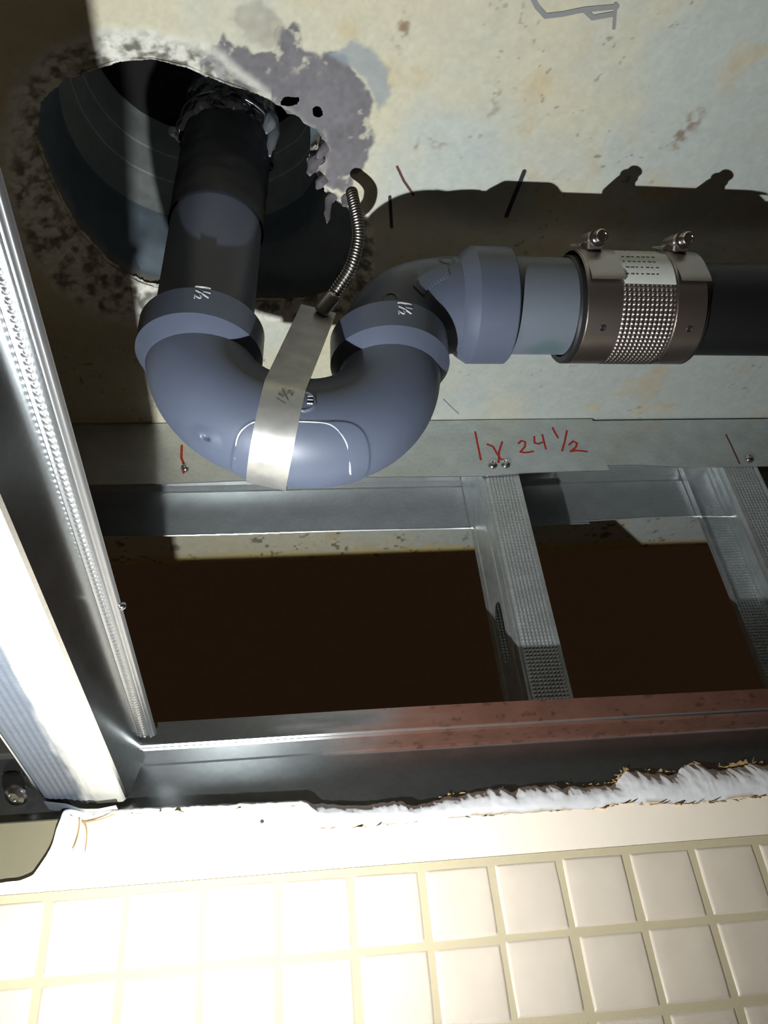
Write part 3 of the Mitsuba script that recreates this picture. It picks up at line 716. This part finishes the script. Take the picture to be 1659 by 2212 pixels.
# raised size marks "1 1/2" running down the hubs, their caught light painted pale, and bars on the elbow's plate
def size_mark(s=1.0):
    one = [[(0, 0), (0, 7)]]
    half1 = [[(3.0, 4.0), (3.0, 7.2)]]
    bar = [[(2.6, 0.4), (6.2, 6.6)]]
    two = [[(5.6, 2.6), (6.3, 3.2), (7.2, 2.9), (7.2, 2.1), (5.7, 0.1), (7.5, 0.1)]]
    return one + half1 + bar + two
def wrap_text(lines, width, origin, axis, radius, ang0, up0, depth, rot=True, scale=1.0):
    """Letters on a cylinder: text's reading direction runs down the axis."""
    axis = unit(axis)
    fdir = np.array([0, -1.0, 0]); fdir = unit(fdir - axis * (fdir @ axis))
    sdir = np.cross(axis, fdir)
    shape = stroke(lines, width)
    shape = shapely.segmentize(shape, 0.5)
    def to3d(a, b, c):
        al = up0 - a * scale
        th = ang0 + b * scale / radius
        r = radius - 0.2 + c
        return np.asarray(origin) + al[:, None] * axis + r[:, None] * (np.cos(th)[:, None] * fdir + np.sin(th)[:, None] * sdir)
    return plate(shape, depth, to3d)
add(trap + '__size_mark', wrap_text(size_mark(), 0.6, Lr, dl, RH, 0.0, 17.2, 0.75), 'mat_pvc_lit_mark')
add(trap + '__size_mark', wrap_text(size_mark(), 0.6, Rr, dr_, RH, 0.05, 15.5, 0.75), 'mat_pvc_lit_mark')

# ------------------------------------------------------------------ hanger strap and its flexible rod
hanger = thing('pipe_hanger', 'galvanised strap hanger stamped 1 1/2 looped under the grey trap on a spiral rod', 'pipe hanger')
um = bez(B, 101)
i0 = 43
cU, tU = um[i0], unit(um[i0 + 1] - um[i0 - 1])
sdir = tU                                                    # strap's width runs along the pipe
fd = unit(np.array([0, -1.0, 0]) - tU * (-tU[1]))
ud = np.cross(fd, tU); ud = ud if ud[2] > 0 else -ud
RS_ = RB + 1.3
path2 = []                                                    # (front, up) offsets from the bend's centre
for th in np.linspace(math.radians(200), math.radians(-8), 60):
    # from the back round underneath to the front
    path2.append((RS_ * math.cos(th) * 1.0, -abs(RS_) * math.sin(th)))
S_TOP = np.array((22.9, 300.8, 362.4))
S_BOT_L = path2[-1]
pf = [cU + fd * a + ud * b for a, b in path2]
lean = S_TOP - pf[-1]
front_line = [pf[-1] + lean * q for q in np.linspace(0.04, 1, 26)]
full = np.array(pf + front_line)
HW = 10.0
tt = np.gradient(full, axis=0); tt /= np.linalg.norm(tt, axis=1)[:, None]
wv = np.tile(sdir, (len(full), 1))
twist = np.linspace(0, 1, 26)[:, None]
wv[60:] = wv[60:] * (1 - twist) + unit(np.array([0.97, 0.10, -0.22])) * twist
wv = wv - tt * np.einsum('ij,ij->i', wv, tt)[:, None]; wv /= np.linalg.norm(wv, axis=1)[:, None]
nv = np.cross(tt, wv)
sv = np.stack([full + wv * HW + nv * 0.5, full - wv * HW + nv * 0.5, full - wv * HW - nv * 0.5, full + wv * HW - nv * 0.5], 1)
sm = mesh(sv.reshape(-1, 3), grid(len(full), 4, wrap_v=True))
capm = mesh(sv.reshape(-1, 3)[[0, 1, 2, 3, -4, -3, -2, -1]], [[0, 1, 2, 3], [7, 6, 5, 4]])
sm = join(sm, capm)
sm.merge_vertices(); trimesh.repair.fix_normals(sm)
add(hanger + '__strap', sm, 'mat_strap', smooth=30)
# the stamped size, reading up the strap
i1 = 53
o_, e_t, e_w = full[i1], tt[i1], wv[i1]
e_n = np.cross(e_t, e_w); e_n = e_n if e_n[1] < 0 else -e_n
right = e_w if e_w[0] > 0 else -e_w
upv = e_t if e_t[2] > 0 else -e_t
rot = math.radians(68)
bx_, by_ = right * math.cos(rot) + upv * math.sin(rot), -right * math.sin(rot) + upv * math.cos(rot)
stamp = [[(0, 0), (0, 4.6)], [(2.6, 2.6), (2.6, 5.2)], [(2.2, -0.4), (6.0, 5.4)], [(5.6, 2.0), (6.3, 2.5), (7.0, 2.2), (7.0, 1.6), (5.7, 0), (7.3, 0)]]
add(hanger + '__stamped_size', plate(stroke(stamp, 0.5), 0.45, lambda a, b, c: o_ + a[:, None] * bx_ + (b - 2)[:, None] * by_ + (0.4 + c)[:, None] * e_n), 'mat_screw')
# rod
rp = np.array([(25.7, 296.0, 358.2), (30.0, 292.9, 363.1), (35.4, 289.2, 370.5), (40.7, 285.4, 378.0), (44.3, 281.7, 387.3), (46.6, 277.8, 397.3), (46.6, 274.3, 407.2), (45.5, 271.4, 420.0), (44.8, 270.4, 430.1)])
cs_ = CubicSpline(np.arange(len(rp)), rp)
q_ = np.linspace(0, len(rp) - 1, 700)
rod = cs_(q_)
arc = np.concatenate([[0], np.cumsum(np.linalg.norm(np.diff(rod, axis=0), axis=1))])
add(hanger + '__spiral_rod', tube(rod, 3.1 + 0.5 * np.sin(arc * 2 * np.pi / 2.0), 26), 'mat_rod', smooth=True)
d0 = unit(rod[60] - rod[0])
add(hanger + '__rod_socket', lathe([(0, -4), (3.2, -4), (4.2, -2.5), (4.3, 7.5), (3.8, 8.4), (0, 8.4)], rod[0], d0, 28), 'mat_strap', smooth=35)

# ------------------------------------------------------------------ banded coupling and the black pipe
cp = thing('pipe_coupling', 'stainless shielded rubber coupling with two screw clamps joining grey stub to black pipe', 'pipe coupling')
cx0, cx1 = 170.3, 241.0
wx0, wx1 = 190.9, 222.2
C = np.array([0.0, HY, HZ])
def cyl(x, th, r):
    """th 0 faces the camera, 90 degrees is the top."""
    x, th, r = np.broadcast_arrays(x, th, r)
    return np.stack([x, HY + 0.012 * (x - hub_x0) - r * np.cos(th), HZ + r * np.sin(th)], -1)
RC = 32.0
add(cp + '__rubber_gasket', lathe([(RS - 0.5, cx0 - 3.2), (RC - 1.6, cx0 - 3.2), (RC - 0.8, cx0 - 2), (RC - 0.8, cx1 + 2), (RC - 1.6, cx1 + 3.0), (RS - 0.8, cx1 + 3.0)], (0, HY + 0.012 * (cx0 - hub_x0), HZ), (1, 0.012, 0), 120), 'mat_rubber', smooth=25)
thetas = np.linspace(-np.pi, np.pi, 420)
xsw = np.arange(cx0, cx1 + 0.01, 0.4)
th_, x_ = np.meshgrid(thetas, xsw, indexing='ij')
waf = sstep(wx0, wx0 + 0.6, x_) * sstep(wx1, wx1 - 0.6, x_)
pit = 2.72
rr_ = RC + waf * (1.0 * (0.5 - 0.5 * np.cos((x_ - wx0) * 2 * np.pi / pit)) * (0.5 - 0.5 * np.cos(th_ * 74)))
shield = mesh(cyl(x_, th_, rr_).reshape(-1, 3), grid(len(thetas), len(xsw)))
if (shield.face_normals[len(shield.faces) // 4 * 1] @ (shield.triangles_center[len(shield.faces) // 4] - [shield.triangles_center[len(shield.faces) // 4][0], HY, HZ])) < 0:
    shield.invert()
add(cp + '__shield', shield, 'mat_stainless', smooth=True)
labels[cp + '__shield'] = {'label': 'stainless shield with a waffled middle'}
def arc_sheet(x0, x1, t0, t1, r, thick=0.5, flare=0.0, nt=60, nx=3):
    ths = np.linspace(t0, t1, nt); xx = np.linspace(x0, x1, nx)
    a, b = np.meshgrid(ths, xx, indexing='ij')
    rad = r + flare * sstep(t0 + 0.35 * (t1 - t0), t0, a)
    o = cyl(b, a, rad + thick).reshape(-1, 3); i = cyl(b, a, rad).reshape(-1, 3)
    n = len(o); f = grid(nt, nx); f2 = f[:, ::-1] + n
    rim_ = []
    for j in range(nt - 1):
        for e, sgn in ((0, 1), (nx - 1, -1)):
            p, q = j * nx + e, (j + 1) * nx + e
            rim_.append([p, q, q + n, p + n][::sgn])
    for j in range(nx - 1):
        for e, sgn in ((0, -1), (nt - 1, 1)):
            p, q = e * nx + j, e * nx + j + 1
            rim_.append([p, q, q + n, p + n][::sgn])
    m = mesh(np.vstack([o, i]), np.vstack([f, f2, rim_]))
    m.merge_vertices(); trimesh.repair.fix_normals(m)
    return m
def clamp(x0, x1):
    c = key(cp + '__clamp')
    xm = (x0 + x1) / 2
    # band
    add(c, arc_sheet(x0, x1, -np.pi, np.pi, RC + 0.15, 0.55, nt=160), 'mat_stainless', smooth=25)
    t0 = math.radians(30)                                   # the screw sits on the front of the band
    pos = cyl(xm, t0, RC + 6.6)
    nrm = np.array([0, -math.cos(t0), math.sin(t0)]); tng = np.array([0, -math.sin(t0), -math.cos(t0)])
    axis = unit(tng + np.array([0.12, -0.25, 0.1]))
    barrel = lathe([(0, -9), (3.4, -9), (4.2, -8), (4.4, -3), (4.4, 4), (3.6, 5), (0, 5)], pos - axis * 1.5, axis, 26)
    saddle = box(-4.6, 4.6, -6.5, 6.5, -5.4, -1.0, 0.8)
    Mx = np.eye(4); Mx[:3, 0] = [1, 0, 0]; Mx[:3, 1] = tng; Mx[:3, 2] = nrm; Mx[:3, 3] = pos
    saddle.apply_transform(Mx)
    add(c + '__housing', join(barrel, saddle), 'mat_stainless', smooth=30)
    hexr = [(0, 3), (2.0, 3), (2.0, 7), (5.2, 7), (5.2, 7.8), (3.9, 8.2), (3.9, 12.2), (3.4, 12.9), (2.5, 12.95), (2.3, 12.3), (0, 12.3)]
    add(c + '__screw', lathe(hexr, pos - axis * 1.0, axis, 30), 'mat_screw', smooth=30)
    add(c + '__band_tail', arc_sheet(x0 + 1.5, x1 + 2.0, math.radians(-24), math.radians(30), RC + 0.75, 0.5, flare=1.5, nt=24), 'mat_stainless', smooth=25)
    tip = cyl(xm - 2, t0 + 0.30, RC + 2.4)
    add(c + '__band_end', tube([tip, tip - tng * 5 + nrm * 1.0, tip - tng * 9 + nrm * 0.4 - np.array([4, 0, 0])], [1.6, 1.1, 0.5], 8), 'mat_stainless', smooth=True)
    # rolled rivet slot low on the band
    s = cyl(xm, math.radians(-70), RC + 0.72)
    add(c + '__slot', lathe([(0, 0.12), (1.0, 0.1), (1.5, 0.55), (1.9, 0.3), (2.0, 0)], s, np.array([0, -math.cos(1.22), -math.sin(1.22)]), 18), 'mat_rubber', smooth=30)
clamp(cx0 + 0.6, wx0 - 1.0)
clamp(wx1 + 1.0, cx1 - 0.4)
add(cp + '__label', arc_sheet(wx0 + 0.6, wx1 - 0.2, math.radians(-27), math.radians(16), RC + 1.02, 0.12, nt=40), 'mat_label', smooth=25)
labels[cp + '__label'] = {'label': 'white paper sticker with small print'}
ink = []
for row in range(4):
    for j in range(7):
        x0 = wx0 + 2.2 + j * 3.0 + (row % 2) * 0.7
        w_ = rng.uniform(1.3, 2.4)
        t0 = math.radians(-17 + row * 8.0)
        ink.append(arc_sheet(x0, min(x0 + w_, wx1 - 1.5), t0, t0 + math.radians(1.6 + 0.6 * (row == 3)), RC + 1.1, 0.12, nt=3, nx=2))
add(cp + '__label_print', join(*ink), 'mat_ink')
bp = thing('black_pipe', 'straight black plastic pipe leaving the coupling towards the right edge', 'pipe')
add(bp + '__pipe', tube([(q, HY + 0.012 * (q - hub_x0), HZ) for q in np.linspace(cx1 - 20, 620, 30)], RS - 0.6, 110), 'mat_black_pipe', smooth=40)
